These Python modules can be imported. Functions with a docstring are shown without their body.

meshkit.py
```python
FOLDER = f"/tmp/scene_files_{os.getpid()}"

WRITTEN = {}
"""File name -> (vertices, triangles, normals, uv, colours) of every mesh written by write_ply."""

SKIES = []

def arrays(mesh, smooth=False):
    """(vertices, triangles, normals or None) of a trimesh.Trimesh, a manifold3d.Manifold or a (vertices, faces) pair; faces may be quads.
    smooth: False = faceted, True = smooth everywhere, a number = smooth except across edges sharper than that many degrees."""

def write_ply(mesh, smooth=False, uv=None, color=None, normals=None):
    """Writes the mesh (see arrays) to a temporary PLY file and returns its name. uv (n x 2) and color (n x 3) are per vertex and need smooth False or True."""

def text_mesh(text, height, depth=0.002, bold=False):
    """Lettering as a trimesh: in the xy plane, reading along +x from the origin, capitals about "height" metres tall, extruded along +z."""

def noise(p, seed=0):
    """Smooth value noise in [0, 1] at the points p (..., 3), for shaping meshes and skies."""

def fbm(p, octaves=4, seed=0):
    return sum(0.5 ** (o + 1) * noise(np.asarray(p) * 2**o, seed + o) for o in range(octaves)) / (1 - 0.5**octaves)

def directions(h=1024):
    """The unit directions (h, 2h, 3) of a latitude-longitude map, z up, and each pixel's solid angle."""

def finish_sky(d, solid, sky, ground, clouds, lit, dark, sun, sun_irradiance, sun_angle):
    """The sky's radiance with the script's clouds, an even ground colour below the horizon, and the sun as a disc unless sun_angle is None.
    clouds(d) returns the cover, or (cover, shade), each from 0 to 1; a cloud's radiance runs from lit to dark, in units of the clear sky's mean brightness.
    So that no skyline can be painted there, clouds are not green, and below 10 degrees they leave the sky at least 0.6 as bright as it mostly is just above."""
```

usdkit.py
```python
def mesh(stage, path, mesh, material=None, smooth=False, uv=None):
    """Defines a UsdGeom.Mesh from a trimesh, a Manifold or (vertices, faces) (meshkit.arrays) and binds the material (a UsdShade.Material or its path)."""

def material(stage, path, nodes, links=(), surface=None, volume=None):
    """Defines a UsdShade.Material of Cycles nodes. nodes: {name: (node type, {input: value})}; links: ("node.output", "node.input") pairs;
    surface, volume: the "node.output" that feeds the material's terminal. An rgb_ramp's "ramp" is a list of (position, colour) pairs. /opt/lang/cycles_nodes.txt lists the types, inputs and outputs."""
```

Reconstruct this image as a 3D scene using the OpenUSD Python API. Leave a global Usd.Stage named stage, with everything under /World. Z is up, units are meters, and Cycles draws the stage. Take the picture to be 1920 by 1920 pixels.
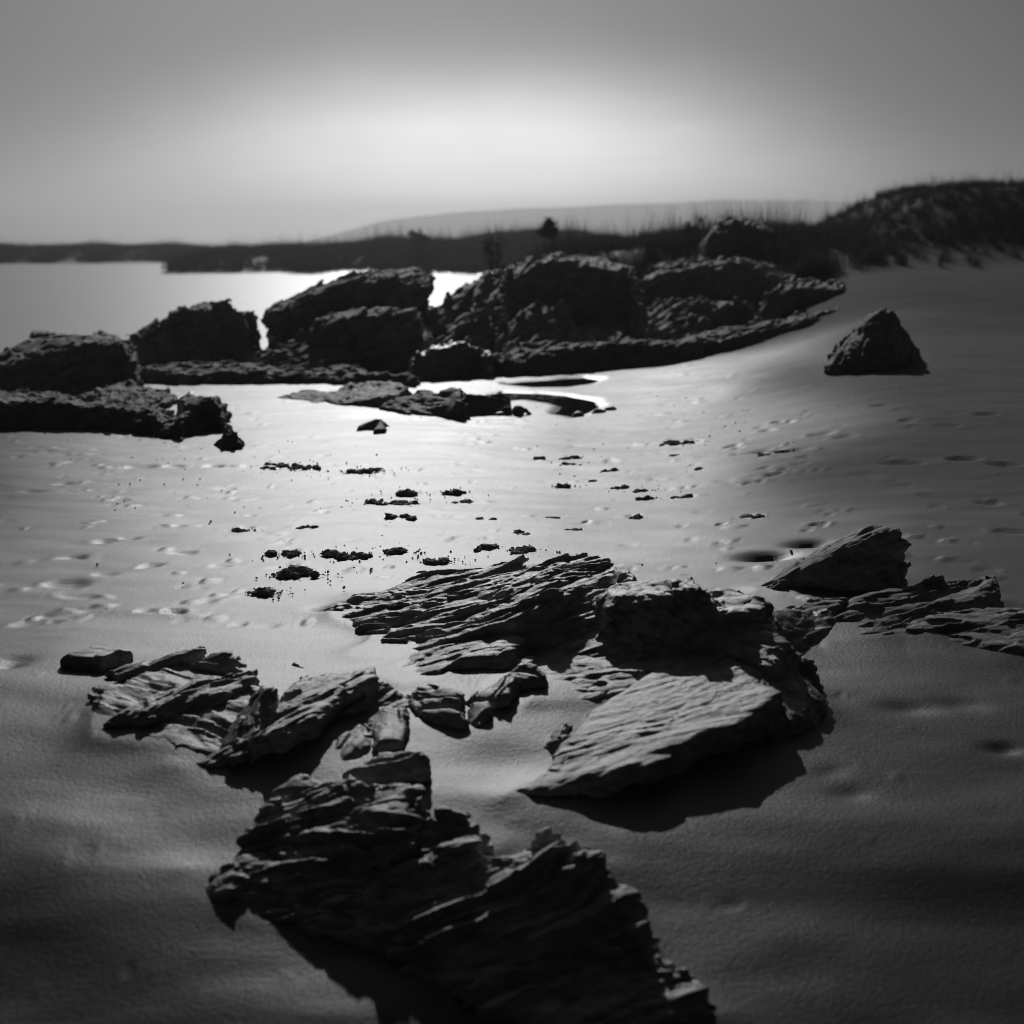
import math, numpy as np, trimesh, usdkit
from pxr import Usd, UsdGeom, UsdLux, UsdShade, Gf, Sdf, Vt
from scipy import ndimage
from scipy.interpolate import RBFInterpolator
from scipy.spatial import cKDTree

stage = Usd.Stage.CreateInMemory()
UsdGeom.Xform.Define(stage, '/World')
# ------------------------------------------------------------------ camera, sky, sun, exposure
EYE, PITCH, HFOV = 1.6, math.radians(10.8), math.radians(40.0)
cam = UsdGeom.Camera.Define(stage, '/World/camera')
cam.CreateHorizontalApertureAttr(36.0)
cam.CreateFocalLengthAttr(18 / math.tan(HFOV / 2))
cam.CreateFStopAttr(2.0)
cam.CreateFocusDistanceAttr(6.8)
cam.CreateExposureAttr(-1.98)
cam.CreateClippingRangeAttr((0.05, 20000.0))
_x = UsdGeom.Xformable(cam)
_x.AddTranslateOp().Set((0, 0, EYE))
_x.AddRotateXOp().Set(90 - math.degrees(PITCH))

AZ, EL = math.radians(-5.0), math.radians(27.0)          # the sun: ahead, a little to the left, low
SUN = np.array([math.sin(AZ) * math.cos(EL), math.cos(AZ) * math.cos(EL), math.sin(EL)])
sun = UsdLux.DistantLight.Define(stage, '/World/sun')
sun.CreateIntensityAttr(1.25); sun.CreateAngleAttr(0.5); sun.CreateNormalizeAttr(True)
sun.CreateColorAttr(Gf.Vec3f(1, 1, 1))
_m = Gf.Matrix4d(); _m.SetLookAt(Gf.Vec3d(*SUN), Gf.Vec3d(0, 0, 0), Gf.Vec3d(0, 0, 1))
UsdGeom.Xformable(sun).AddTransformOp().Set(_m.GetInverse())
GLOW = np.array([math.sin(math.radians(-1.0)), math.cos(math.radians(-1.0)), math.tan(math.radians(-2.2))]); GLOW /= np.linalg.norm(GLOW)
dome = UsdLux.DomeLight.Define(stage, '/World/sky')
skym = usdkit.material(stage, '/World/Looks/sky', {
    'tc': ('texture_coordinate', {}),
    'sky': ('sky_texture', {'sky_type': 'single_scattering', 'sun_disc': False, 'sun_elevation': EL, 'sun_rotation': AZ}),
    'bw': ('rgb_to_bw', {}),
    # painted glow low in the sky under the sun, imitating lens falloff: an ellipse of directions with a ragged edge, fading into the clear sky
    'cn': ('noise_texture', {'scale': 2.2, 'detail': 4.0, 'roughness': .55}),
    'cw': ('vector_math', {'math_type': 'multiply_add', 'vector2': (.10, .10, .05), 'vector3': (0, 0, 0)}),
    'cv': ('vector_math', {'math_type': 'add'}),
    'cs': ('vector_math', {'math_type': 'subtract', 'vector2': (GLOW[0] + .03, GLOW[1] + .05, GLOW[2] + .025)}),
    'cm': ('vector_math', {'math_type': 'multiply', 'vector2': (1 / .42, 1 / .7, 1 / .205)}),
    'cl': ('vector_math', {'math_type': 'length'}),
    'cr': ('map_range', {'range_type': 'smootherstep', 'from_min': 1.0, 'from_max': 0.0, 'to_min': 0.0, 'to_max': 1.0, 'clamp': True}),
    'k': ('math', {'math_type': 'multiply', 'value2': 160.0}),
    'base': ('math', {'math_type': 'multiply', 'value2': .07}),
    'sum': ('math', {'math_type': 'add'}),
    # faint streaks of high cloud
    'sm': ('mapping', {'mapping_type': 'point', 'scale': (2.0, 2.0, 11.0), 'rotation': (0, .12, 0)}),
    'sn': ('noise_texture', {'scale': 1.6, 'detail': 5.0, 'roughness': .55, 'distortion': .4}),
    'sr': ('map_range', {'from_min': .3, 'from_max': .7, 'to_min': .82, 'to_max': 1.18}),
    'sx': ('math', {'math_type': 'multiply'}),
    'bg': ('background_shader', {'strength': 0.065})},
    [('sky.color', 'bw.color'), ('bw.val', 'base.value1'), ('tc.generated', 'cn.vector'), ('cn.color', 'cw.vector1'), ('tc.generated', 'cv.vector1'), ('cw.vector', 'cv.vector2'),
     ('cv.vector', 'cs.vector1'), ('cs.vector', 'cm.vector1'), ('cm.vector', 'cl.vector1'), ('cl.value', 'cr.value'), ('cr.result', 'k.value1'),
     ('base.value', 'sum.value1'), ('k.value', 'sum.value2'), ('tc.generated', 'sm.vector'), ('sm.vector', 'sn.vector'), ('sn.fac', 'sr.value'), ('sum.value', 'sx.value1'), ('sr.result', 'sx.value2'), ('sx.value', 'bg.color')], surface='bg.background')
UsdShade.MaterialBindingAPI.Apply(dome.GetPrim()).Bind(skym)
dome.GetPrim().SetCustomDataByKey('kind', 'structure')

# ------------------------------------------------------------------ names and labels
_used = {}
def path_for(name, parent='/World'):
    key = f'{parent}/{name}'
    k = _used.get(key, 0); _used[key] = k + 1
    return key if k == 0 else f'{key}_{k:03d}'
def tag(prim, label=None, cat=None, group=None, kind=None):
    for k, v in (('label', label), ('category', cat), ('group', group), ('kind', kind)):
        if v: prim.SetCustomDataByKey(k, v)
    return prim
def thing(name, label, cat, group=None, loc=(0, 0, 0)):
    x = UsdGeom.Xform.Define(stage, path_for(name)); x.AddTranslateOp().Set(tuple(map(float, loc)))
    LOC[str(x.GetPath())] = np.array(loc, float)
    return tag(x.GetPrim(), label, cat, group)
LOC = {}
def mesh(name, v, f, mat, parent='/World', smooth=True):
    p = path_for(name, str(parent.GetPath()) if hasattr(parent, 'GetPath') else parent)
    if hasattr(parent, 'GetPath'): v = np.asarray(v) - LOC.get(str(parent.GetPath()), np.zeros(3))
    return usdkit.mesh(stage, p, (v, f), mat, smooth=smooth).GetPrim()

# ------------------------------------------------------------------ noise
_rng = np.random.default_rng(7)
_N = 128
def _vol(seed):
    r = np.random.default_rng(seed).random((32, 32, 32)).astype(np.float32)
    r = ndimage.zoom(r, 4, order=3, mode='grid-wrap', grid_mode=True)
    return (r - r.mean()) / (r.std() * 2.2)
VOL = _vol(3)
def n3(x, y, z, seed=0):
    """Smooth noise, about -1 to 1, one feature per unit."""
    c = np.stack(np.broadcast_arrays(x, y, z)).astype(np.float32) * 4 + np.float32((seed * 37.3) % 128)
    return ndimage.map_coordinates(VOL, c.reshape(3, -1), order=1, mode='grid-wrap').reshape(c.shape[1:])
def fb(x, y, z, oct=3, seed=0, gain=.5):
    s = 0; a = 1
    for o in range(oct):
        s = s + a * n3(x * 2**o, y * 2**o, z * 2**o, seed + o * 5); a *= gain
    return s
def sstep(a, b, x):
    t = np.clip((x - a) / (b - a), 0, 1); return t * t * (3 - 2 * t)

# ------------------------------------------------------------------ ground shape
def base(x, y):
    """Beach without its small marks."""
    t = np.clip((5.2 - y) / 1.4, 0, 1)                       # the sand falls away towards the camera, sloped to darken the foreground
    z = -.26 * .7 * t * t - .32 * np.clip(3.8 - y, 0, 2.2)
    z = z + .042 * sstep(.04, .30, x / np.maximum(y, 3)) * np.clip(y - 5, 0, 17)   # and rises to the right
    # dunes behind the rocks, on the right
    w = sstep(2.4, 6.2, x)
    e = sstep(-1.6, 1.2, x) * (sstep(22.8, 26.5, y - .12 * np.maximum(4 - x, 0)) * (1 - w) + w * np.clip((y - 17.2 - .5 * n3(x / 2, 0, 0, 14)) / 10.5, 0, 1) ** 1.15) * (1 - .9 * sstep(33, 41, y))
    d = sstep(6.2, 8.9, x - .03 * (y - 28)) * sstep(23.5, 28.5, y) * (1 - sstep(33, 42, y))
    z = z * (1 - e) + e * (1.30 + .08 * np.clip(x, 0, 5) + .10 * fb(x / 3, y / 5, 0, 2, 5)) + d * .95
    # lagoon on the left, and the far bank behind it
    lag = sstep(20.0, 23.5, y - .15 * np.minimum(x + 3, 0)) * sstep(-.6, -2.2, x)
    z = z - .22 * lag
    wob = 2.5 * n3(x / 11, 0, 0, 9)
    z = z + sstep(79, 85, y + wob) * sstep(-21.5, -18.5, x) * sstep(9.0, 6.0, x) * (1.15 + .35 * sstep(-17, -4, x) + .15 * n3(x / 5, y / 9, 0, 12))
    z = z + sstep(122, 130, y + wob) * sstep(-22, -28, x) * 1.3
    return z
T_, TC = math.tan(HFOV / 2), 960.0
def ray(px, py):
    a, b = (px - 960) / 960 * T_, (960 - py) / 960 * T_
    return np.array([a, math.cos(PITCH) + b * math.sin(PITCH), -math.sin(PITCH) + b * math.cos(PITCH)])
def P(px, py, h=0.0):
    """Where the line of sight through a photo point meets the height h above the beach."""
    r = ray(px, py); z = h; t = 0
    for _ in range(40):
        t = min((z - EYE) / r[2], 120) if r[2] < -1e-4 else 120
        z = .5 * z + .5 * (float(base(np.float64(r[0] * t), np.float64(r[1] * t))) + h)
    return np.array([r[0] * t, r[1] * t, z])
def D(px, py, y):
    r = ray(px, py); t = y / r[1]
    return np.array([r[0] * t, y, EYE + r[2] * t])

# ------------------------------------------------------------------ rock: a slab as a signed distance field, meshed by surface nets
def poly_sd(X, Y, poly):
    d = np.full(X.shape, 1e9); inside = np.zeros(X.shape, bool)
    n = len(poly)
    for i in range(n):
        a, b = poly[i], poly[(i + 1) % n]
        ex, ey = b - a; wx, wy = X - a[0], Y - a[1]
        t = np.clip((wx * ex + wy * ey) / (ex * ex + ey * ey + 1e-12), 0, 1)
        d = np.minimum(d, (wx - ex * t) ** 2 + (wy - ey * t) ** 2)
        c = ((a[1] <= Y) & (b[1] > Y)) | ((a[1] > Y) & (b[1] <= Y))
        with np.errstate(divide='ignore', invalid='ignore'):
            inside ^= c & (X < (b[0] - a[0]) * (Y - a[1]) / (b[1] - a[1]) + a[0])
    d = np.sqrt(d)
    return np.where(inside, -d, d)
def surface_nets(F, origin, h):
    S = F < 0
    nx, ny, nz = F.shape
    cs = np.zeros((nx - 1, ny - 1, nz - 1), np.int8)
    for i in (0, 1):
        for j in (0, 1):
            for k in (0, 1):
                cs += S[i:nx - 1 + i, j:ny - 1 + j, k:nz - 1 + k]
    cells = np.argwhere((cs > 0) & (cs < 8))
    idx = np.full(cs.shape, -1, np.int32); idx[tuple(cells.T)] = np.arange(len(cells))
    acc = np.zeros((len(cells), 3)); cnt = np.zeros(len(cells))
    off = [(i, j, k) for i in (0, 1) for j in (0, 1) for k in (0, 1)]
    val = {o: F[cells[:, 0] + o[0], cells[:, 1] + o[1], cells[:, 2] + o[2]] for o in off}
    for o in off:
        for ax in range(3):
            if o[ax] == 0:
                q = list(o); q[ax] = 1; q = tuple(q)
                a, b = val[o], val[q]; m = (a < 0) != (b < 0)
                t = np.where(m, a / np.where(m, a - b, 1), 0)
                p = np.array(o, float)[None].repeat(len(cells), 0); p[:, ax] += t
                acc += np.where(m[:, None], p, 0); cnt += m
    V = (cells + acc / cnt[:, None]) * h + origin
    Q = []
    for ax in range(3):
        sl0 = [slice(None)] * 3; sl1 = [slice(None)] * 3
        sl0[ax] = slice(0, -1); sl1[ax] = slice(1, None)
        a, b = S[tuple(sl0)], S[tuple(sl1)]
        e = np.argwhere(a != b)
        u, w = (ax + 1) % 3, (ax + 2) % 3
        ok = (e[:, u] > 0) & (e[:, w] > 0) & (e[:, u] < F.shape[u] - 1) & (e[:, w] < F.shape[w] - 1)
        e = e[ok]; flip = ~a[tuple(e.T)]
        def g(du, dw):
            c = e.copy(); c[:, u] -= du; c[:, w] -= dw; return idx[tuple(c.T)]
        q = np.stack([g(1, 1), g(0, 1), g(0, 0), g(1, 0)], 1)
        q[flip] = q[flip][:, ::-1]
        Q.append(q)
    Q = np.vstack(Q); Q = Q[(Q >= 0).all(1)]
    return V, np.vstack([Q[:, [0, 1, 2]], Q[:, [0, 2, 3]]])
TRIS = [0]
def slab(name, parent, pts, mat, mode='h', peaks=(), cell=None, ridge=None, rough=.012, ledge=.02, layer=.035,
         batter=.25, facet=.02, warp=.03, rnd=.02, seed=1, smooth=.0008, depth=.10, drop=None, bed=None, terrace=.012, crack=.008):
    f = P if mode == 'h' else D
    p3 = np.array([f(*q) for q in pts]); k3 = np.vstack([p3] + [np.array([f(*q) for q in peaks])]) if len(peaks) else p3
    dist = np.linalg.norm(p3.mean(0) - [0, 0, EYE])
    size = math.hypot(*(p3[:, :2].max(0) - p3[:, :2].min(0)))
    if cell is None: cell = dist * .00115
    cell = max(cell, size / 330)
    ctr = p3.mean(0)
    A = np.c_[k3[:, :2] - ctr[:2], np.ones(len(k3))]
    co = np.linalg.lstsq(A, k3[:, 2], rcond=None)[0]
    nrm = np.array([-co[0], -co[1], 1]); nrm /= np.linalg.norm(nrm)
    if bed is not None: nrm = np.array(bed, float); nrm /= np.linalg.norm(nrm)
    if ridge and len(ridge) > 2:
        u = f(*ridge[3])[:2] - f(*ridge[2])[:2]; ang = math.atan2(u[1], u[0])
    else:
        ev, E = np.linalg.eigh(np.cov((p3[:, :2] - ctr[:2]).T)); ang = math.atan2(E[1, 1], E[0, 1])
    la = np.array([math.cos(ang), math.sin(ang), 0]); la -= nrm * (la @ nrm); la /= np.linalg.norm(la); lc = np.cross(nrm, la)
    if mode == 'h' and ctr[1] < 9 and size > .45: FEET.append(p3[:, :2])
    zlow = min(float(base(q[0], q[1])) for q in p3) - depth if drop is None else drop
    hgt = max(p3[:, 2].max(), k3[:, 2].max()) - zlow
    m = 6 * cell + .05 + batter * hgt + warp
    lo = np.array([*(p3[:, :2].min(0) - m), zlow]); hi = np.array([*(p3[:, :2].max(0) + m), max(p3[:, 2].max(), k3[:, 2].max()) + .06 + 3 * cell + (ridge[1] if ridge else 0)])
    n = np.ceil((hi - lo) / cell).astype(int) + 1
    while n.prod() > 5_000_000:
        cell *= 1.1; n = np.ceil((hi - lo) / cell).astype(int) + 1
    gx, gy, gz = (lo[i] + cell * np.arange(n[i]) for i in range(3))
    X, Y = np.meshgrid(gx, gy, indexing='ij')
    wx = X + warp * fb(X / .35, Y / .35, 0 * X, 3, seed); wy = Y + warp * fb(X / .35, Y / .35, 0 * X + 5, 3, seed + 9)
    d2 = poly_sd(wx, wy, p3[:, :2])
    q = np.c_[X.ravel()[::1], Y.ravel()]
    zt = RBFInterpolator(k3[:, :2], k3[:, 2], kernel='thin_plate_spline', smoothing=smooth)(q).reshape(X.shape) if len(k3) < 400 else 0
    plane = co[0] * (X - ctr[0]) + co[1] * (Y - ctr[1]) + co[2]
    zt = np.clip(zt, plane - .6 * hgt, plane + .6 * hgt)
    if ridge:
        sp, amp = ridge[:2]
        C = (X - ctr[0]) * -math.sin(ang) + (Y - ctr[1]) * math.cos(ang)
        L = (X - ctr[0]) * math.cos(ang) + (Y - ctr[1]) * math.sin(ang)
        for s_, a_, sd in ((sp, amp, 1), (sp * .41, amp * .45, 2)):
            ph = C / s_ + 1.4 * fb(L / (s_ * 7), C / (s_ * 2.2), 0 * L, 2, seed + sd)
            fr = ph - np.floor(ph); ii = np.floor(ph)
            am = .35 + .65 * (np.sin(ii * 12.9898 + seed) * 43758.5453 % 1)
            am = am * np.clip(.65 + .8 * n3(L / (s_ * 4), ii * 3.1, 0 * L, seed + 3), .05, 1.4)
            # sharp edge towards the camera side (small C), long back slope
            saw = np.where(fr < .16, sstep(0, .16, fr), 1 - ((fr - .16) / .84) ** .9)
            zt = zt + a_ * am * (saw - .5)
    C = (X - ctr[0]) * -math.sin(ang) + (Y - ctr[1]) * math.cos(ang); L = (X - ctr[0]) * math.cos(ang) + (Y - ctr[1]) * math.sin(ang)
    ts = max(.5, size * .55)
    if terrace:                                   # flaked bedding: flat treads with sharp broken edges
        q_ = 2.0 * fb(L / ts + .25 * C / ts, C / (ts * .34), 0 * L, 3, seed + 6, .45) + .6 * C / (ts * .34)
        zt = zt + terrace * (np.floor(q_) - q_ * .75 + sstep(.44, .56, q_ - np.floor(q_)))
    if crack:
        g_ = np.abs(n3(L / (ts * .9), C / (ts * .16), 0 * L, seed + 8)) * ts * .16
        zt = zt - crack * np.exp(-(g_ / (.9 * cell + .003)) ** 2) * sstep(-.2, .5, n3(L / .4, C / .4, 0 * L, seed + 9))
    zt = zt + .25 * rough * fb(X / .3, Y / .3, 0 * X, 2, seed + 4)
    Z = gz[None, None, :]
    side = d2[:, :, None] - batter * (zt[:, :, None] - Z)
    top = (Z - zt[:, :, None]) * nrm[2]
    dd = side - top; k = rnd
    F = (np.maximum(side, top) + .25 * k * np.clip(1 - np.abs(dd) / (2 * k), 0, 1) ** 2 * 2).astype(np.float32)
    amax = 1.6 * (rough + ledge + facet) + 2 * cell
    bi = np.nonzero(np.abs(F) < amax)
    px_, py_, pz_ = gx[bi[0]], gy[bi[1]], gz[bi[2]]
    r = np.c_[px_ - ctr[0], py_ - ctr[1], pz_ - ctr[2]]
    a, c, b = r @ la, r @ lc, r @ nrm
    dsp = .75 * rough * fb(a / .24, c / .09, b / .05, 4, seed + 11, .6)
    sd = sstep(-.015, .03, dd[bi])
    bw = (b + .35 * layer * n3(a / .3, c / .3, b / .2, seed + 21)) / layer
    ib = np.floor(bw); fr = bw - ib
    rn = (np.sin(ib * 78.233 + seed * 3.7) * 43758.5453) % 1
    dsp += sd * ledge * ((rn - .5) * 1.7 * (.6 + .6 * n3(a / .25, c / .25, ib * .7, seed + 25)) + .55 * np.exp(-(np.minimum(fr, 1 - fr) / .16) ** 2))
    if facet:
        rs = np.random.default_rng(seed + 100)
        sc = max(.09, size * .09)
        ext = r.max(0) - r.min(0)
        cnt = int(min(2500, 12 + ext.prod() / (sc ** 3) * 3.0))
        sites = r.min(0) + rs.random((cnt, 3)) * ext
        j = cKDTree(sites).query(r + .35 * sc * np.c_[fb(a / .2, c / .2, b / .2, 2, seed + 31), fb(a / .2, c / .2, b / .2, 2, seed + 32), fb(a / .2, c / .2, b / .2, 2, seed + 33)] * .4, workers=-1)[1]
        off = rs.random(cnt) - .35
        g = rs.normal(size=(cnt, 3)) * .22
        dsp += facet * (.15 + .85 * sd) * off[j] + (facet / .02 * .35) * (.15 + .85 * sd) * np.einsum('ij,ij->i', g[j], r - sites[j])
    F[bi] += dsp
    F[:, :, 0] = 1; F[0] = 1; F[-1] = 1; F[:, 0] = 1; F[:, -1] = 1; F[:, :, -1] = 1
    lab, nl = ndimage.label(F < 0)                # no loose crumbs: only the main body
    if nl > 1:
        cnt = np.bincount(lab.ravel()); cnt[0] = 0
        F[(lab > 0) & (cnt[lab] < .04 * cnt.max())] = .3 * cell
    V, Fc = surface_nets(F, lo, cell)
    TRIS[0] += len(Fc)
    zb = base(V[:, 0], V[:, 1])
    keep = (V[Fc][:, :, 2] > (zb[Fc] - .07)).any(1)
    Fc = Fc[keep]
    us, inv = np.unique(Fc, return_inverse=True)
    return mesh(name, V[us], inv.reshape(-1, 3), mat, parent)

# ------------------------------------------------------------------ materials (black and white picture: every colour is a grey)
def rock_material(name, c, rough=.5, spec=.5, bump=.006, dark=.55):
    return usdkit.material(stage, '/World/Looks/' + name, {
        'tc': ('geometry', {}),
        'mp': ('mapping', {'mapping_type': 'point', 'scale': (1.0, 1.0, 2.2), 'rotation': (0.25, -0.3, 0.0)}),
        'n1': ('noise_texture', {'scale': 5.0, 'detail': 6.0, 'roughness': .65}),
        'r1': ('rgb_ramp', {'ramp': [(.3, (c * dark,) * 3), (.52, (c,) * 3), (.72, (c * 1.5,) * 3)]}),
        'n4': ('noise_texture', {'scale': 16.0, 'detail': 6.0, 'roughness': .7}), 'r4': ('rgb_ramp', {'ramp': [(.38, (.6,) * 3), (.54, (1.0,) * 3), (.75, (1.15,) * 3)]}), 'mc': ('mix_color', {'blend_type': 'multiply', 'fac': 1.0, 'use_clamp': False}),
        'n2': ('noise_texture', {'scale': 38.0, 'detail': 8.0, 'roughness': .72}),
        'n3': ('noise_texture', {'scale': 190.0, 'detail': 3.0, 'roughness': .6}),
        'h': ('math', {'math_type': 'multiply_add', 'value2': .22}),
        'b': ('bump', {'strength': 1.0, 'distance': bump}),
        'rr': ('map_range', {'from_min': .35, 'from_max': .7, 'to_min': rough - .08, 'to_max': rough + .12}),
        'p': ('principled_bsdf', {'specular_ior_level': spec})},
        [('tc.position', 'mp.vector'), ('mp.vector', 'n1.vector'), ('mp.vector', 'n2.vector'), ('tc.position', 'n3.vector'), ('n1.fac', 'r1.fac'), ('r1.color', 'mc.a'), ('mp.vector', 'n4.vector'), ('n4.fac', 'r4.fac'), ('r4.color', 'mc.b'), ('mc.result', 'p.base_color'),
         ('n3.fac', 'h.value1'), ('n2.fac', 'h.value3'), ('h.value', 'b.height'), ('b.normal', 'p.normal'), ('n2.fac', 'rr.value'), ('rr.result', 'p.roughness')], surface='p.BSDF')
ROCK = rock_material('slate_rock', .45, .38, .9, .005)
ROCK_MID = rock_material('low_rock', .36, .6, .35, .008)
ROCK_BACK = rock_material('weathered_rock', .42, .65, .3, .015)
def plain(name, c, rough, spec=.5):
    return usdkit.material(stage, '/World/Looks/' + name, {'p': ('principled_bsdf', {'base_color': (c, c, c), 'roughness': rough, 'specular_ior_level': spec})}, [], surface='p.BSDF')
SAND = usdkit.material(stage, '/World/Looks/sand', {
    'g': ('geometry', {}),
    'n1': ('noise_texture', {'scale': 1.3, 'detail': 5.0, 'roughness': .6}),
    'r1': ('rgb_ramp', {'ramp': [(.3, (.04,) * 3), (.7, (.06,) * 3)]}),
    'at': ('attribute', {'attribute': 'wet'}),
    'wc': ('mix_color', {'b': (.035, .035, .035)}),
    'n2': ('noise_texture', {'scale': 260.0, 'detail': 2.0, 'roughness': .6}),
    'mp': ('mapping', {'mapping_type': 'point', 'scale': (9.0, 26.0, 10.0), 'rotation': (0, 0, .12)}),
    'n3': ('noise_texture', {'scale': 1.0, 'detail': 4.0, 'roughness': .6, 'distortion': .6}),
    'n5': ('noise_texture', {'scale': 70.0, 'detail': 4.0, 'roughness': .7}), 'q': ('math', {'math_type': 'multiply_add', 'value2': .45}),
    'h': ('math', {'math_type': 'multiply_add', 'value2': .6}),
    'b': ('bump', {'strength': .33, 'distance': .006}),
    'rr': ('map_range', {'from_min': 0.0, 'from_max': 1.0, 'to_min': .46, 'to_max': .37}),
    'ad': ('attribute', {'attribute': 'dry_edge_dim'}), 'dc': ('mix_color', {'b': (.13, .13, .13)}), 'dr': ('mix_float', {'b': .9}), 'ds': ('mix_float', {'a': 1.0, 'b': .25}),
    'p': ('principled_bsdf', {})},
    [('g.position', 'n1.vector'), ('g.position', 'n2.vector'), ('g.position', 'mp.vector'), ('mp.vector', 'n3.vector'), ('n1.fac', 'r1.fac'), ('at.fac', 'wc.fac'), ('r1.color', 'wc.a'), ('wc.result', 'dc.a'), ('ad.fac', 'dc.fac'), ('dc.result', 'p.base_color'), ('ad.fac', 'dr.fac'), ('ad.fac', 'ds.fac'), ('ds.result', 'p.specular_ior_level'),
     ('g.position', 'n5.vector'), ('n3.fac', 'q.value1'), ('n5.fac', 'q.value3'), ('n2.fac', 'h.value1'), ('q.value', 'h.value3'), ('h.value', 'b.height'), ('b.normal', 'p.normal'), ('at.fac', 'rr.value'), ('rr.result', 'dr.a'), ('dr.result', 'p.roughness')], surface='p.BSDF')
CLOD = plain('damp_sand_clod', .42, .9, .2)
WATER = usdkit.material(stage, '/World/Looks/water', {
    'g': ('geometry', {}), 'mp': ('mapping', {'mapping_type': 'point', 'scale': (1.0, 2.2, 1.0)}),
    'n': ('noise_texture', {'scale': 3.0, 'detail': 5.0, 'roughness': .6}),
    'b': ('bump', {'strength': .5, 'distance': .03}),
    'p': ('principled_bsdf', {'base_color': (.42, .42, .42), 'roughness': .44, 'specular_ior_level': .6})},
    [('g.position', 'mp.vector'), ('mp.vector', 'n.vector'), ('n.fac', 'b.height'), ('b.normal', 'p.normal')], surface='p.BSDF')
POOL = plain('still_water', .012, .03)
GRASS = usdkit.material(stage, '/World/Looks/marram_grass', {
    'o': ('object_info', {}), 'r': ('rgb_ramp', {'ramp': [(0, (.05,) * 3), (1, (.11,) * 3)]}),
    'd': ('diffuse_bsdf', {}), 't': ('translucent_bsdf', {}), 'm': ('mix_closure', {'fac': .3})},
    [('o.random', 'r.fac'), ('r.color', 'd.color'), ('r.color', 't.color'), ('d.BSDF', 'm.closure1'), ('t.BSDF', 'm.closure2')], surface='m.closure')
LEAF = usdkit.material(stage, '/World/Looks/leaf', {
    'd': ('diffuse_bsdf', {'color': (.06, .06, .06)}), 't': ('translucent_bsdf', {'color': (.06, .06, .06)}), 'm': ('mix_closure', {'fac': .3})},
    [('d.BSDF', 'm.closure1'), ('t.BSDF', 'm.closure2')], surface='m.closure')
BARK = plain('bark', .05, .9, .2)
HILL = plain('far_hill', .08, .95, .1)

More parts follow.
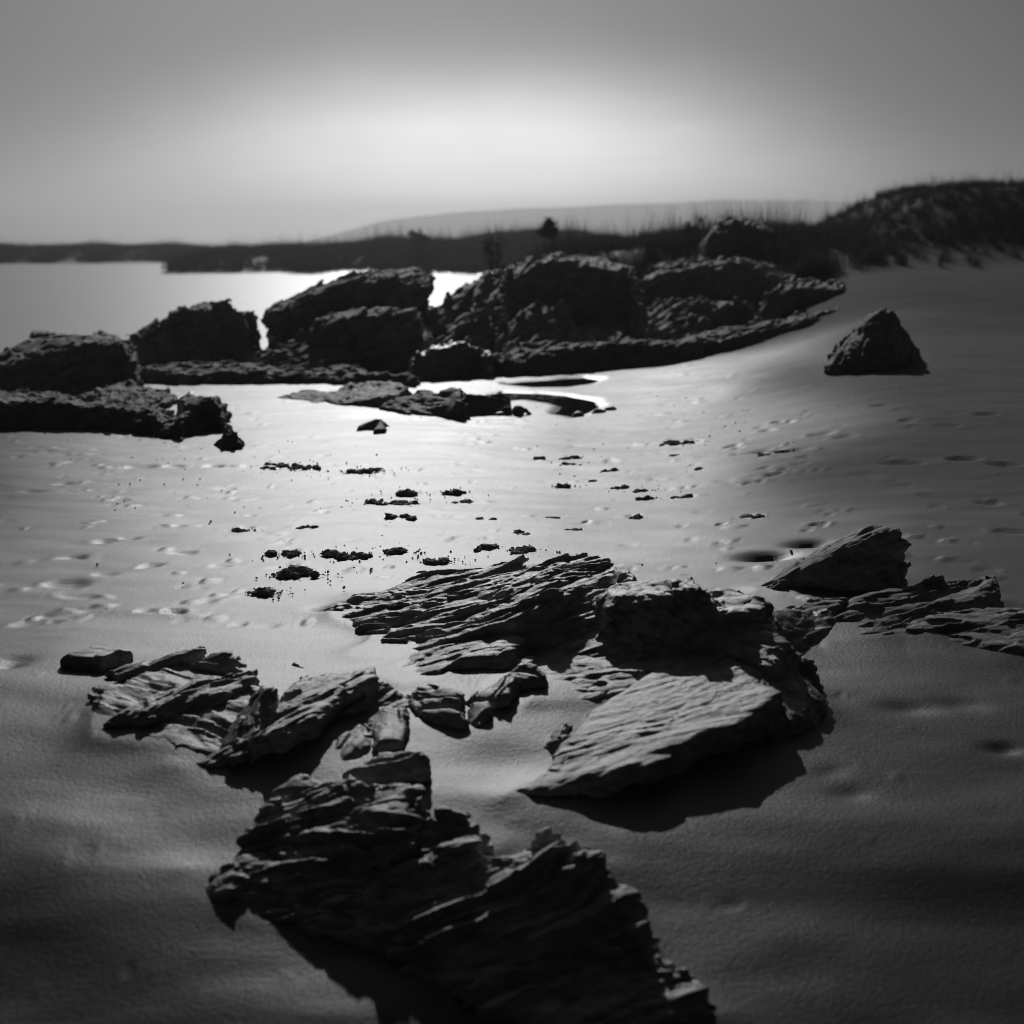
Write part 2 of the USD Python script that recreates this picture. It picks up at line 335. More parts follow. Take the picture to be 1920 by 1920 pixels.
# ------------------------------------------------------------------ the beach, one sheet with its footprints, hollows and undulations
rg = np.random.default_rng(11)
dents = []                                                    # x, y, radius along x, radius along y, depth, turn
def dent_px(px, py, wpx, deep, asp=.6, turn=0.):
    c = P(px, py); r = wpx / 2 / 2637 * math.hypot(c[1], EYE)
    dents.append((c[0], c[1], r, r * asp, deep, turn))
for q in [(1375, 838, 34), (1300, 830, 30), (1440, 808, 40), (1425, 800, 30), (1470, 790, 40), (1545, 815, 46), (1590, 820, 50), (1440, 880, 40), (1410, 907, 40), (1455, 893, 40), (1475, 884, 36), (1500, 872, 40),
          (1515, 860, 40), (1480, 848, 60), (1440, 846, 50), (1415, 852, 50), (1500, 845, 50), (1400, 970, 24), (1424, 970, 26), (1535, 986, 40), (1290, 932, 34), (1350, 985, 24), (1100, 982, 20),
          (340, 1035, 46), (410, 1060, 46), (120, 1090, 80), (160, 1115, 70), (330, 1145, 60), (270, 1145, 50), (390, 1125, 40), (60, 1170, 80), (30, 1240, 80), (20, 1250, 60), (450, 995, 30), (140, 1045, 60),
          (200, 1015, 60), (240, 1010, 50), (120, 905, 60), (60, 920, 60), (270, 875, 60), (330, 875, 50), (400, 875, 50), (540, 1013, 30), (460, 990, 30), (200, 1075, 50), (280, 1060, 50), (20, 1640, 110), (60, 1700, 120), (20, 1790, 60),
          (1700, 870, 80), (1800, 860, 90), (1880, 870, 90), (1850, 945, 60), (1890, 998, 70), (1290, 1830, 60), (1340, 1850, 50), (1270, 1850, 40), (1500, 1600, 60), (1600, 1490, 90), (1700, 1330, 120), (1800, 1320, 120), (1880, 1400, 80), (1560, 1450, 90),
          (1700, 790, 60), (1780, 800, 60), (1850, 780, 60), (1650, 760, 50)]:
    if q[1] < 1500: dent_px(*q, (.012 + .014 * rg.random()) * (.3 if q[1] > 1400 else .6 if q[1] > 1200 or q[0] < 500 else 1), .55, rg.normal() * .3)
for _ in range(750):
    y = 5.8 + 14 * rg.random() ** 1.2; x = rg.uniform(-.42, .42) * y
    dents.append((x, y, rg.uniform(.02, .085), rg.uniform(.02, .05), rg.uniform(.002, .007) * (-1.3 if rg.random() < .6 else 1), rg.normal() * .4))
for _ in range(90):
    y = rg.uniform(2.9, 5.8); dents.append((rg.uniform(-.5, .5) * y, y, rg.uniform(.015, .05), rg.uniform(.012, .035), rg.uniform(.0005, .002) * (-1 if rg.random() < .5 else 1), rg.normal()))
for px, py, w, deep, asp in [(625, 1142, 80, .05, .7), (865, 1084, 110, .06, .6), (1440, 1042, 110, .06, .6), (1520, 1020, 90, .05, .6), (945, 1440, 230, .014, .8)]:
    dent_px(px, py, w, deep, asp)
POOLS = [[(885, 742), (940, 736), (1010, 738), (1065, 742), (1110, 750), (1122, 758), (1100, 768), (1070, 778), (1040, 772), (1062, 760), (1040, 750), (985, 745), (930, 748)],
         [(950, 716), (1010, 711), (1100, 706), (1122, 709), (1105, 716), (1060, 722), (1000, 722)],
         [(915, 700), (945, 678), (975, 668), (992, 674), (985, 686), (950, 694), (935, 704)]]
POOLG = [np.array([P(*q)[:2] for q in p]) for p in POOLS]
WETC = P(1010, 725)[:2]
BANKS = [(*P(px, py)[:2], rx, ry, hh) for px, py, rx, ry, hh in [(900, 1330, .5, .5, .03), (1250, 1330, .5, .5, .02), (480, 1370, .5, .4, .012), (1650, 1180, .7, .45, .03), (1090, 1190, .6, .5, .03), (1150, 1560, .5, .22, .03)]]
def detail(x, y):
    """Small relief of the sand, and how wet it is."""
    z = .012 * fb(x / 1.7, y / 1.1, 0 * x, 3, 41) * sstep(2, 5, y) + .016 * n3(x / .55, y / .32, 0 * x + 3, 43) * sstep(5.2, 3.8, y)
    z = z + .0035 * fb(x / .35, y / .13, 0 * x, 2, 47)
    for cx, cy, rx, ry, hh in BANKS:
        z = z + hh * np.exp(-((x - cx) / rx) ** 2 - ((y - cy) / ry) ** 2)
    if FEET:
        nb = (y > 1.5) & (y < 9) & (np.abs(x) < 5); X, Y = x[nb], y[nb]; ap = np.zeros(X.shape)
        rough_ = np.clip(.55 + .8 * n3(X / .45, Y / .4, 0 * X, 87), 0, 1.5)
        Xw, Yw = X + .05 * n3(X / .15, Y / .15, 0 * X, 88), Y + .05 * n3(X / .15, Y / .15, 0 * X, 89)
        for g in FEET:
            lo, hi = g.min(0) - .45, g.max(0) + .45
            k = np.nonzero((X > lo[0]) & (X < hi[0]) & (Y > lo[1]) & (Y < hi[1]))[0]
            if len(k): ap[k] = np.maximum(ap[k], np.exp(-np.maximum(poly_sd(Xw[k], Yw[k], g), 0) / .11))
        z[nb] += .022 * ap * rough_
    near = (y > 1) & (y < 22)
    xs, ys = x[near], y[near]; zz = np.zeros(xs.shape)
    order = np.argsort(ys); ysr = ys[order]
    for cx, cy, ax, ay, deep, turn in dents:
        i0, i1 = np.searchsorted(ysr, [cy - 2.2 * max(ax, ay), cy + 2.2 * max(ax, ay)])
        ii = order[i0:i1]; dx, dy = xs[ii] - cx, ys[ii] - cy
        m = np.abs(dx) < 2.2 * max(ax, ay); ii, dx, dy = ii[m], dx[m], dy[m]
        c, s_ = math.cos(turn), math.sin(turn)
        r = np.hypot((c * dx + s_ * dy) / ax, (-s_ * dx + c * dy) / ay)
        if deep > .03 or (cy < 5.6 and ax > .06):
            zz[ii] += -deep * np.exp(-1.6 * r * r); continue
        r = r * (1 + .45 * n3(dx / ax * .8 + cx * 9, dy / ay * .8 + cy * 7, 0 * dx, 77))
        zz[ii] += -deep * (1 - sstep(.35, 1.1, r)) + deep * (.10 + .25 * np.clip(n3(dx / ax * 2, dy / ay * 2, 0 * dx + cx, 78), 0, 1)) * np.exp(-((r - 1.3) / .35) ** 2)
    z[near] += zz
    wet = np.zeros(x.shape)
    pm_ = (y > 10) & (y < 24) & (np.abs(x) < 6)
    if pm_.any():
        X, Y = x[pm_], y[pm_]; dmin = np.full(X.shape, 9.)
        X2 = X + .04 * fb(X / .5, Y / .8, 0 * X, 3, 51); Y2 = Y + .09 * fb(X / .5, Y / .8, 0 * X + 2, 3, 52)
        for g in POOLG:
            dmin = np.minimum(dmin, poly_sd(X2 * 3, Y2, g * [3, 1]))
        z[pm_] = z[pm_] * sstep(0, 2.5, dmin) - .045 * sstep(.35, -.25, dmin)
        e = np.hypot((X - WETC[0] - .2) / 1.9, (Y - WETC[1]) / 3.9) + .25 * fb(X / .6, Y / 1.2, 0 * X, 3, 55)
        wet[pm_] = sstep(1.25, .55, e)
    lagw = sstep(17.5, 21.5, y - .2 * np.minimum(x + 3, 0)) * sstep(.3, -1.4, x) * (y < 79)
    return z, np.maximum(wet, lagw)
def ground():
    ys = [-8, -4, -1, .6]
    y = 1.3
    while y < 30: ys.append(y); y *= 1.0052
    while y < 9000: ys.append(y); y *= 1.035 if y < 160 else 1.25
    ys = np.array(ys)
    us = np.r_[-40, -15, -6, -3, -1.5, np.arange(-.9, -.42, .012), np.arange(-.42, .42, .00165), np.arange(.42, .9, .012), 1.5, 3, 6, 15, 40]
    us = np.r_[-8, -4, -2, us[(us > -1) & (us < 1)], 2, 4, 8]
    U, Y = np.meshgrid(us, ys, indexing='ij')
    X = U * (np.maximum(Y, 0) * 1.0 + 1.2)
    Z = base(X, Y); dz, wet = detail(X, Y); Z = Z + dz
    nu, ny = U.shape
    i = (np.arange(nu - 1)[:, None] * ny + np.arange(ny - 1)[None]).ravel()
    f = np.stack([i, i + ny, i + ny + 1, i + 1], 1)
    f = np.vstack([f[:, [0, 1, 2]], f[:, [0, 2, 3]]])
    p = mesh('sand', np.c_[X.ravel(), Y.ravel(), Z.ravel()], f, SAND)
    UsdGeom.PrimvarsAPI(p).CreatePrimvar('wet', Sdf.ValueTypeNames.FloatArray, 'vertex').Set(Vt.FloatArray.FromNumpy(wet.ravel().astype(np.float32)))
    dry_edge_dim = sstep(16.2, 19.5, Y + .4 * n3(X / 1.5, Y / 1.5, 0 * X, 81)) * sstep(1.2, 3.2, X)
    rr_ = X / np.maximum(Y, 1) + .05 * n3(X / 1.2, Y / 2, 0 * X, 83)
    dry_edge_dim = np.maximum(dry_edge_dim, (.85 * sstep(.13, .31, rr_) + .6 * sstep(-.24, -.40, rr_)) * sstep(6.5, 9, Y) * (Y < 24) * (1 - wet))  # dryness widened towards both sides to darken the sand there, imitating lens falloff
    UsdGeom.PrimvarsAPI(p).CreatePrimvar('dry_edge_dim', Sdf.ValueTypeNames.FloatArray, 'vertex').Set(Vt.FloatArray.FromNumpy(dry_edge_dim.ravel().astype(np.float32)))
    tag(p, 'pale rippled beach sand with footprints running between the rocks', 'sand', kind='structure')
FEET = []
v = np.array([[-90, 19, -.105], [-.4, 19, -.105], [-.4, 150, -.105], [-90, 150, -.105]], float)
tag(mesh('lagoon', v, np.array([[0, 1, 2], [0, 2, 3]]), WATER, smooth=False), 'calm bright lagoon water behind the rocks on the left', 'water', kind='structure')
for g, lab in zip(POOLG, ['dark crescent tide pool curving right of the low outcrop', 'narrow dark strip of tide water behind the crescent pool', 'dark tide water at the foot of the back rocks']):
    c = g.mean(0); o = c + (g - c) * 1.0
    lo, hi = g.min(0) - [.5, 1.2], g.max(0) + [.5, 1.2]
    v = np.array([[lo[0], lo[1], 0], [hi[0], lo[1], 0], [hi[0], hi[1], 0], [lo[0], hi[1], 0]], float)
    ang = np.linspace(0, 2 * np.pi, 24, endpoint=False)
    from shapely.geometry import Polygon
    pg = Polygon(g).buffer(.22)
    vv, ff = trimesh.creation.triangulate_polygon(pg, engine='earcut')
    zc = float(np.min([base(q[0], q[1]) for q in g])) - .016 - .0011 * len(_used)
    tag(mesh('tide_pool', np.c_[vv, np.full(len(vv), zc)], ff, POOL, smooth=False), lab, 'tide pool', kind='structure')

# ------------------------------------------------------------------ foreground rocks
def at0(pts, mode='h'):
    q = np.mean([(P if mode == 'h' else D)(*p) for p in pts], 0); return (q[0], q[1], float(base(q[0], q[1])))
def outcrop(name, label, cat, slabs, group=None, mat=ROCK, mode='h', seed=1, hs=1.0, **kw):
    t = thing(name, label, cat, group, at0(slabs[0][0], mode))
    for i, s_ in enumerate(slabs):
        pts, k = s_ if isinstance(s_, tuple) and isinstance(s_[1], dict) else (s_, {})
        if mode == 'h': pts = [(a, b, c * hs) for a, b, c in pts]
        slab('slab', t, pts, mat, mode, seed=seed * 17 + i * 3, **{**kw, **k})
    return t
def stone(name, label, pts, group=None, cat='rock', mat=ROCK, mode='h', seed=1, **kw):
    if mode == 'h' and name == 'stone' and group == 'stones in the sand hollow': pts = [(a, b, c + .02) for a, b, c in pts]
    p = slab(name, '/World', pts, mat, mode, seed=seed, **kw)
    return tag(p, label, cat, group)
RG = dict
outcrop('rock_outcrop', 'long ridged rock outcrop with sharp crest in the middle of the sand', 'rock outcrop', [
    ([(604, 1146, 0), (690, 1110, .04), (800, 1080, .12), (930, 1056, .21), (1060, 1037, .32), (1128, 1037, .36), (1150, 1062, .35), (1120, 1100, .32), (1030, 1130, .27), (960, 1168, .19), (860, 1197, .10), (745, 1224, .03), (650, 1240, 0), (690, 1190, .01)],
     RG(ridge=(.135, .05, (660, 1215, .02), (1090, 1070, .33)), rough=.024, facet=.012, batter=.3)),
    ([(712, 1264, 0), (770, 1228, .03), (930, 1180, .12), (1000, 1185, .15), (985, 1212, .13), (850, 1242, .09), (826, 1274, .05), (775, 1292, .02)], RG(ridge=(.09, .018, (720, 1262, 0), (930, 1190, .12)), rough=.008, batter=.05, facet=.01)),
    ([(955, 1170, .17), (1110, 1100, .31), (1180, 1090, .31), (1300, 1125, .31), (1430, 1165, .27), (1450, 1205, .24), (1260, 1215, .17), (1130, 1262, .07), (1040, 1272, .04), (975, 1232, .05)], RG(ridge=(.2, .035, (1050, 1260, .04), (1300, 1130, .3)), rough=.012, batter=.2)),
    ([(1130, 1104, .33), (1190, 1084, .39), (1250, 1078, .42), (1268, 1092, .42), (1264, 1112, .40), (1160, 1122, .34)], RG(rough=.012, batter=.55, facet=.035)),
    ([(1240, 1088, .40), (1260, 1074, .44), (1315, 1072, .45), (1324, 1088, .45), (1300, 1102, .42), (1255, 1104, .41)], RG(rough=.012, batter=.45, facet=.035)),
    ([(1150, 1066, .33), (1180, 1060, .38), (1202, 1076, .38), (1160, 1084, .34)], RG(rough=.008, batter=.15)),
    ([(1258, 1120, .33), (1395, 1098, .38), (1440, 1112, .38), (1436, 1138, .36), (1340, 1152, .31)], RG(rough=.012, batter=.4, facet=.035)),
    ([(955, 1245, .06), (1200, 1180, .13), (1440, 1195, .19), (1510, 1235, .18), (1300, 1235, .16), (1090, 1295, .08), (985, 1292, .05)], RG(rough=.012, batter=.4)),
    ([(1400, 1185, .16), (1440, 1140, .2), (1560, 1128, .12), (1640, 1110, .10), (1560, 1180, .06), (1480, 1215, .08)], RG(rough=.014, batter=.4)),
    ([(1270, 1190, .2), (1330, 1160, .27), (1430, 1165, .29), (1490, 1200, .26), (1470, 1240, .22), (1330, 1215, .19)], RG(rough=.01, batter=.25)),
], seed=1, hs=.78)
outcrop('rock_slab', 'broad tilted rock slab with dark shaded front edge, casting a long shadow', 'rock slab', [
    ([(962, 1484, .08), (1010, 1446, .11), (1060, 1392, .14), (1110, 1328, .16), (1200, 1278, .19), (1290, 1212, .23), (1330, 1214, .25), (1400, 1250, .26), (1470, 1300, .26), (1390, 1362, .24), (1270, 1404, .21), (1150, 1447, .17), (1040, 1482, .11)],
     RG(ridge=(.2, .006, (1010, 1450, .05), (1380, 1290, .2)), rough=.008, ledge=.014, batter=-.05, facet=.02)),
    ([(1310, 1222, .23), (1420, 1226, .26), (1500, 1248, .25), (1560, 1295, .17), (1568, 1325, .11), (1490, 1352, .12), (1390, 1365, .14), (1400, 1300, .2)], RG(rough=.014, batter=.12, facet=.03)),
    ([(1075, 1296, .10), (1150, 1248, .16), (1230, 1220, .21), (1316, 1212, .26), (1262, 1262, .21), (1160, 1304, .14)], RG(rough=.006, ledge=.01, batter=.1, facet=.01)),
    ([(985, 1338, .04), (1040, 1292, .08), (1120, 1268, .11), (1184, 1274, .14), (1130, 1302, .12), (1060, 1332, .07)], RG(rough=.006, ledge=.01, batter=.05, facet=.02)),
], seed=2, hs=.5, terrace=.0035, crack=.010)
for i, (lab, pts) in enumerate([
    ('pale tilted stone in the sand hollow, behind the small square stone', [(880, 1312, .03), (905, 1286, .05), (945, 1262, .07), (964, 1266, .08), (950, 1302, .06), (925, 1310, .05)]),
    ('rounded humped stone casting a shadow at the back of the sand hollow', [(938, 1270, .05), (972, 1240, .09), (1005, 1236, .10), (1032, 1256, .09), (1030, 1277, .06), (985, 1284, .05)]),
    ('small square stone lying at the edge of the smooth sand hollow', [(880, 1352, .02), (890, 1316, .05), (920, 1311, .06), (928, 1325, .05), (905, 1356, .03)]),
    ('cracked flat stone left of the sand hollow', [(764, 1312, .03), (785, 1286, .05), (830, 1282, .06), (872, 1298, .06), (874, 1322, .04), (840, 1332, .03), (780, 1327, .03)]),
    ('crumbling layered stone just below the cracked flat stone', [(768, 1332, .02), (800, 1322, .04), (850, 1328, .05), (884, 1348, .04), (872, 1364, .02), (830, 1357, .02)]),
    ('dark stone behind the bottom outcrop, in the shadow of the left slab', [(640, 1442, .02), (700, 1410, .05), (775, 1395, .08), (802, 1410, .08), (806, 1440, .05), (700, 1452, .03)]),
    ('dark crusted rock in the shaded sand right of the left slab', [(680, 1347, .02), (730, 1318, .05), (768, 1325, .05), (764, 1382, .04), (710, 1394, .03)]),
    ('thin sharp flake of rock beside the broad tilted slab', [(1030, 1385, .01), (1056, 1345, .04), (1068, 1342, .04), (1050, 1385, .02)]),
    ('little stone half buried before the tip of the broad slab', [(1018, 1392, .01), (1045, 1372, .04), (1068, 1376, .04), (1060, 1394, .02), (1030, 1402, .01)]),
]):
    stone('stone', lab, pts, 'stones in the sand hollow', 'stone', seed=60 + i * 7, rough=.007, ledge=.008, layer=.02, facet=.02, warp=.012, batter=.15, rnd=.012)
outcrop('rock_outcrop', 'split slab outcrop on the left with a shaded notch and overhanging lip', 'rock outcrop', [
    ([(335, 1440, 0), (420, 1390, .05), (500, 1320, .10), (530, 1290, .11), (560, 1262, .10), (640, 1250, .12), (705, 1240, .14), (716, 1256, .14), (655, 1292, .12), (604, 1342, .11), (556, 1370, .10), (470, 1394, .08), (400, 1436, .03)],
     RG(ridge=(.09, .022, (400, 1420, .04), (640, 1290, .11)), rough=.010, batter=-.05, facet=.02)),
    ([(165, 1390, .01), (190, 1285, .05), (340, 1235, .07), (460, 1262, .08), (520, 1302, .08), (600, 1342, .07), (430, 1428, .02), (300, 1398, .02)], RG(rough=.012, batter=.3)),
    ([(385, 1405, .03), (440, 1340, .10), (488, 1272, .18), (514, 1276, .18), (522, 1322, .13), (470, 1390, .08)], RG(rough=.01, batter=.1)),
    ([(200, 1352, .06), (300, 1300, .09), (380, 1272, .10), (450, 1256, .11), (462, 1276, .10), (400, 1312, .085), (300, 1348, .07)], RG(ridge=(.1, .02), rough=.01, batter=.1)),
    ([(180, 1262, .03), (280, 1236, .06), (370, 1213, .11), (386, 1220, .11), (330, 1240, .08), (220, 1272, .03)], RG(rough=.012, batter=.15)),
    ([(345, 1245, .07), (400, 1220, .12), (440, 1211, .14), (456, 1232, .13), (400, 1250, .09)], RG(rough=.012, batter=.15)),
    ([(700, 1262, .09), (760, 1285, .07), (770, 1320, .05), (690, 1340, .02), (620, 1350, .04), (660, 1300, .09)], RG(ridge=(.06, .02), rough=.012, batter=.3)),
    ([(595, 1395, .03), (680, 1350, .045), (705, 1400, .04), (640, 1432, .02)], RG(rough=.012, batter=.4)),
], seed=3, hs=.9)
for i, (lab, pts) in enumerate([
    ('small pointed stone in bright sand above the middle of the left outcrop', [(536, 1250, 0), (553, 1237, .025), (572, 1242, .03), (566, 1254, .005)]),
    ('small pointed stone in bright sand right beside the overhanging lip', [(585, 1262, 0), (600, 1250, .02), (619, 1243, .035), (622, 1256, .01)]),
    ('low dark stone at the far left end of the left outcrop', [(118, 1228, .05), (178, 1206, .06), (242, 1214, .06), (190, 1234, .05)])]):
    stone('stone', lab, pts, None, 'stone', seed=90 + i * 5, rough=.006, ledge=.006, facet=.01, warp=.01, batter=.3, rnd=.01)
outcrop('rock_outcrop', 'dark rugged outcrop rising at the bottom, nearest the camera', 'rock outcrop', [
    ([(440, 1606, .03), (510, 1492, .10), (640, 1462, .15), (745, 1450, .19), (790, 1463, .20), (802, 1500, .18), (760, 1562, .14), (660, 1604, .10), (540, 1645, .06)], RG(ridge=(.10, .03, (470, 1590, .05), (780, 1470, .2)), rough=.016, batter=.15)),
    ([(495, 1482, .06), (560, 1430, .11), (610, 1438, .12), (662, 1440, .11), (600, 1472, .10), (520, 1505, .06)], RG(rough=.01, batter=.1)),
    ([(690, 1560, .10), (760, 1510, .16), (840, 1512, .17), (920, 1532, .18), (912, 1566, .15), (800, 1606, .10)], RG(rough=.016, batter=.12, facet=.035)),
    ([(350, 1690, 0), (450, 1602, .06), (650, 1598, .10), (900, 1568, .15), (890, 1622, .12), (800, 1692, .06), (690, 1775, .01), (560, 1745, 0)], RG(ridge=(.08, .03, (450, 1690, .02), (860, 1580, .14)), rough=.022, batter=.3)),
    ([(420, 1712, .0), (560, 1640, .06), (800, 1600, .12), (980, 1600, .16), (880, 1690, .08), (770, 1800, .01), (600, 1775, 0)], RG(rough=.016, batter=.35)),
    ([(700, 1770, .02), (850, 1672, .10), (980, 1602, .17), (1080, 1556, .22), (1116, 1574, .23), (1132, 1612, .21), (1196, 1662, .18), (1236, 1742, .14), (1290, 1830, .07), (1350, 1940, 0), (1100, 1990, .0), (900, 1920, .0), (760, 1850, 0)], RG(ridge=(.16, .04, (760, 1760, .05), (1080, 1570, .22)), rough=.02, batter=.2, facet=.035)),
    ([(972, 1584, .16), (1018, 1548, .21), (1056, 1549, .21), (1064, 1576, .19)], RG(rough=.01, batter=.2)),
    ([(325, 1695, 0), (385, 1622, .05), (440, 1596, .09), (446, 1640, .06), (400, 1700, .01)], RG(rough=.012, batter=.2)),
], seed=4, hs=.75)
outcrop('rock_outcrop', 'dark tilted rock wedge at the right, rising to a blunt tip', 'rock outcrop', [
    ([(1412, 1108, 0), (1480, 1052, .10), (1560, 1006, .20), (1630, 980, .29), (1672, 983, .31), (1690, 996, .30), (1622, 1012, .25), (1502, 1068, .11), (1434, 1114, .01)], RG(ridge=(.2, .02), rough=.012, batter=.12)),
    ([(1440, 1150, .02), (1520, 1130, .08), (1600, 1120, .12), (1580, 1160, .06), (1490, 1180, .02)], RG(rough=.012, batter=.2)),
], seed=5, mat=ROCK_MID)
outcrop('rock_outcrop', 'low worn rock mass at the right edge below the tilted wedge', 'rock outcrop', [
    ([(1480, 1176, .01), (1560, 1130, .08), (1700, 1092, .13), (1850, 1074, .16), (1864, 1112, .13), (1800, 1152, .08), (1700, 1192, .04), (1560, 1218, .01)], RG(ridge=(.16, .03), rough=.014, batter=.3)),
    ([(1650, 1190, .03), (1760, 1142, .10), (1900, 1128, .14), (2000, 1150, .14), (2000, 1212, .07), (1800, 1222, .02)], RG(rough=.014, batter=.3)),
], seed=6, mat=ROCK_MID)

# ------------------------------------------------------------------ rocks in the middle distance
outcrop('rock_outcrop', 'low line of lumpy rocks lying across bright sand before the tide pools', 'rock outcrop', [
    ([(575, 745, .02), (680, 716, .12), (730, 711, .17), (762, 724, .16), (720, 748, .09), (640, 756, .03)], RG(ridge=(.25, .04), rough=.02)),
    ([(705, 766, .02), (750, 742, .13), (800, 724, .22), (850, 722, .25), (872, 742, .22), (830, 768, .07), (760, 776, .01)], RG(ridge=(.22, .05), rough=.025, facet=.04)),
    ([(800, 772, .02), (850, 750, .13), (890, 738, .18), (940, 736, .18), (965, 752, .14), (992, 768, .04), (930, 774, .02)], RG(ridge=(.22, .04), rough=.022, facet=.04)),
    ([(490, 748, 0), (560, 731, .06), (640, 735, .06), (600, 757, .01)], RG(rough=.02, batter=.4)),
    ([(870, 742, .12), (900, 736, .17), (948, 738, .17), (925, 752, .1)], RG(rough=.02, facet=.05)),
], seed=7, warp=.06, batter=.35, mat=ROCK_MID)
stone('stone', 'single small stone alone on bright sand left of centre', [(664, 804, 12.0), (690, 792, 12.15), (716, 786, 12.2), (727, 796, 12.1), (724, 805, 11.95), (695, 807, 11.9), (728, 792, 12.4), (714, 782, 12.5), (685, 790, 12.5)][:6] + [(728, 793, 12.35), (712, 783, 12.5), (684, 791, 12.45)], None, 'stone', mat=ROCK_MID, mode='D', seed=8, rough=.010, batter=.15, facet=.01, terrace=0, ledge=.01, warp=.015)
for px, py, lab in [(1083, 777, 'dark pebble at the lower tip of the crescent pool'), (1123, 771, 'dark pebble just right of the crescent pool'), (1145, 766, 'rightmost of the pebbles beside the crescent pool'), (940, 776, 'flat pebble below the low line of rocks')]:
    w = 13; Y = float(P(px, py + 3)[1])
    stone('pebble', lab, [(px - w, py - 1, Y - .02), (px - w * .3, py - 4, Y), (px + w * .7, py - 3, Y), (px + w, py, Y - .02), (px + w * .6, py - 5, Y + .15), (px - w * .4, py - 5, Y + .15)], 'pebbles by the tide pool', 'pebble', mode='D', seed=int(px), rough=.008, ledge=.006, facet=.01, warp=.01, batter=.3, terrace=0)
BK = dict(mat=ROCK_BACK, mode='D')
bk = dict(rough=.03, ledge=.11, layer=.22, facet=.05, warp=.08, rnd=.03, smooth=.004, bed=(-.48, -.12, .86), terrace=.07, crack=.03)
stone('boulder', 'rounded dark boulder on the left beside the bright gap of water', [(258, 660, 18.2), (300, 602, 18.5), (375, 580, 18.7), (440, 572, 18.9), (455, 592, 18.7), (480, 622, 18.4), (486, 618, 19.8), (442, 567, 20.3), (350, 572, 20.4), (265, 640, 19.8)], seed=101, batter=.16, ridge=(.5, .08), **BK, **bk)
outcrop('rock_outcrop', 'long dark rock leaning up to the right beside the bright gap', 'rock outcrop', [
    ([(508, 592, 18.6), (562, 562, 18.9), (640, 535, 19.2), (740, 520, 19.6), (798, 532, 19.8), (800, 512, 21.2), (770, 504, 21.6), (690, 510, 21.4), (600, 535, 21), (512, 577, 20.4)], RG(batter=.02, ridge=(.6, .1))),
    ([(510, 640, 18), (580, 618, 18.2), (640, 600, 18.4), (600, 640, 18.0), (530, 660, 17.6)], RG(batter=.4)),
    ([(235, 692, 16.7), (300, 682, 17.0), (420, 676, 17.2), (560, 690, 16.9), (780, 700, 16.5), (782, 708, 16.2), (500, 704, 16.4), (300, 700, 16.4)], RG(batter=.6, terrace=.04, warp=.15)),
    ([(480, 668, 17.3), (560, 640, 17.8), (640, 650, 17.6), (600, 692, 17.0), (520, 697, 16.9)], RG(batter=.5, terrace=.04)),
    ([(590, 655, 17.5), (612, 610, 17.8), (700, 590, 18.1), (782, 590, 18.2), (802, 622, 18.0), (800, 612, 19.2), (700, 583, 19.2), (610, 602, 18.8)], RG(batter=.3, ridge=(.4, .08))),
], seed=8, **BK, **bk)
stone('boulder', 'lit layered boulder at the back of the wet sand', [(778, 690, 16.8), (800, 666, 17.0), (860, 648, 17.3), (900, 652, 17.4), (916, 690, 17.0), (912, 668, 18.2), (870, 642, 18.4), (815, 655, 18.1)], seed=115, batter=.3, ridge=(.22, .06), mat=ROCK, mode='D', rough=.03, ledge=.04, layer=.08, facet=.03, warp=.06, rnd=.03, bed=(-.35, -.1, .9), terrace=.03)
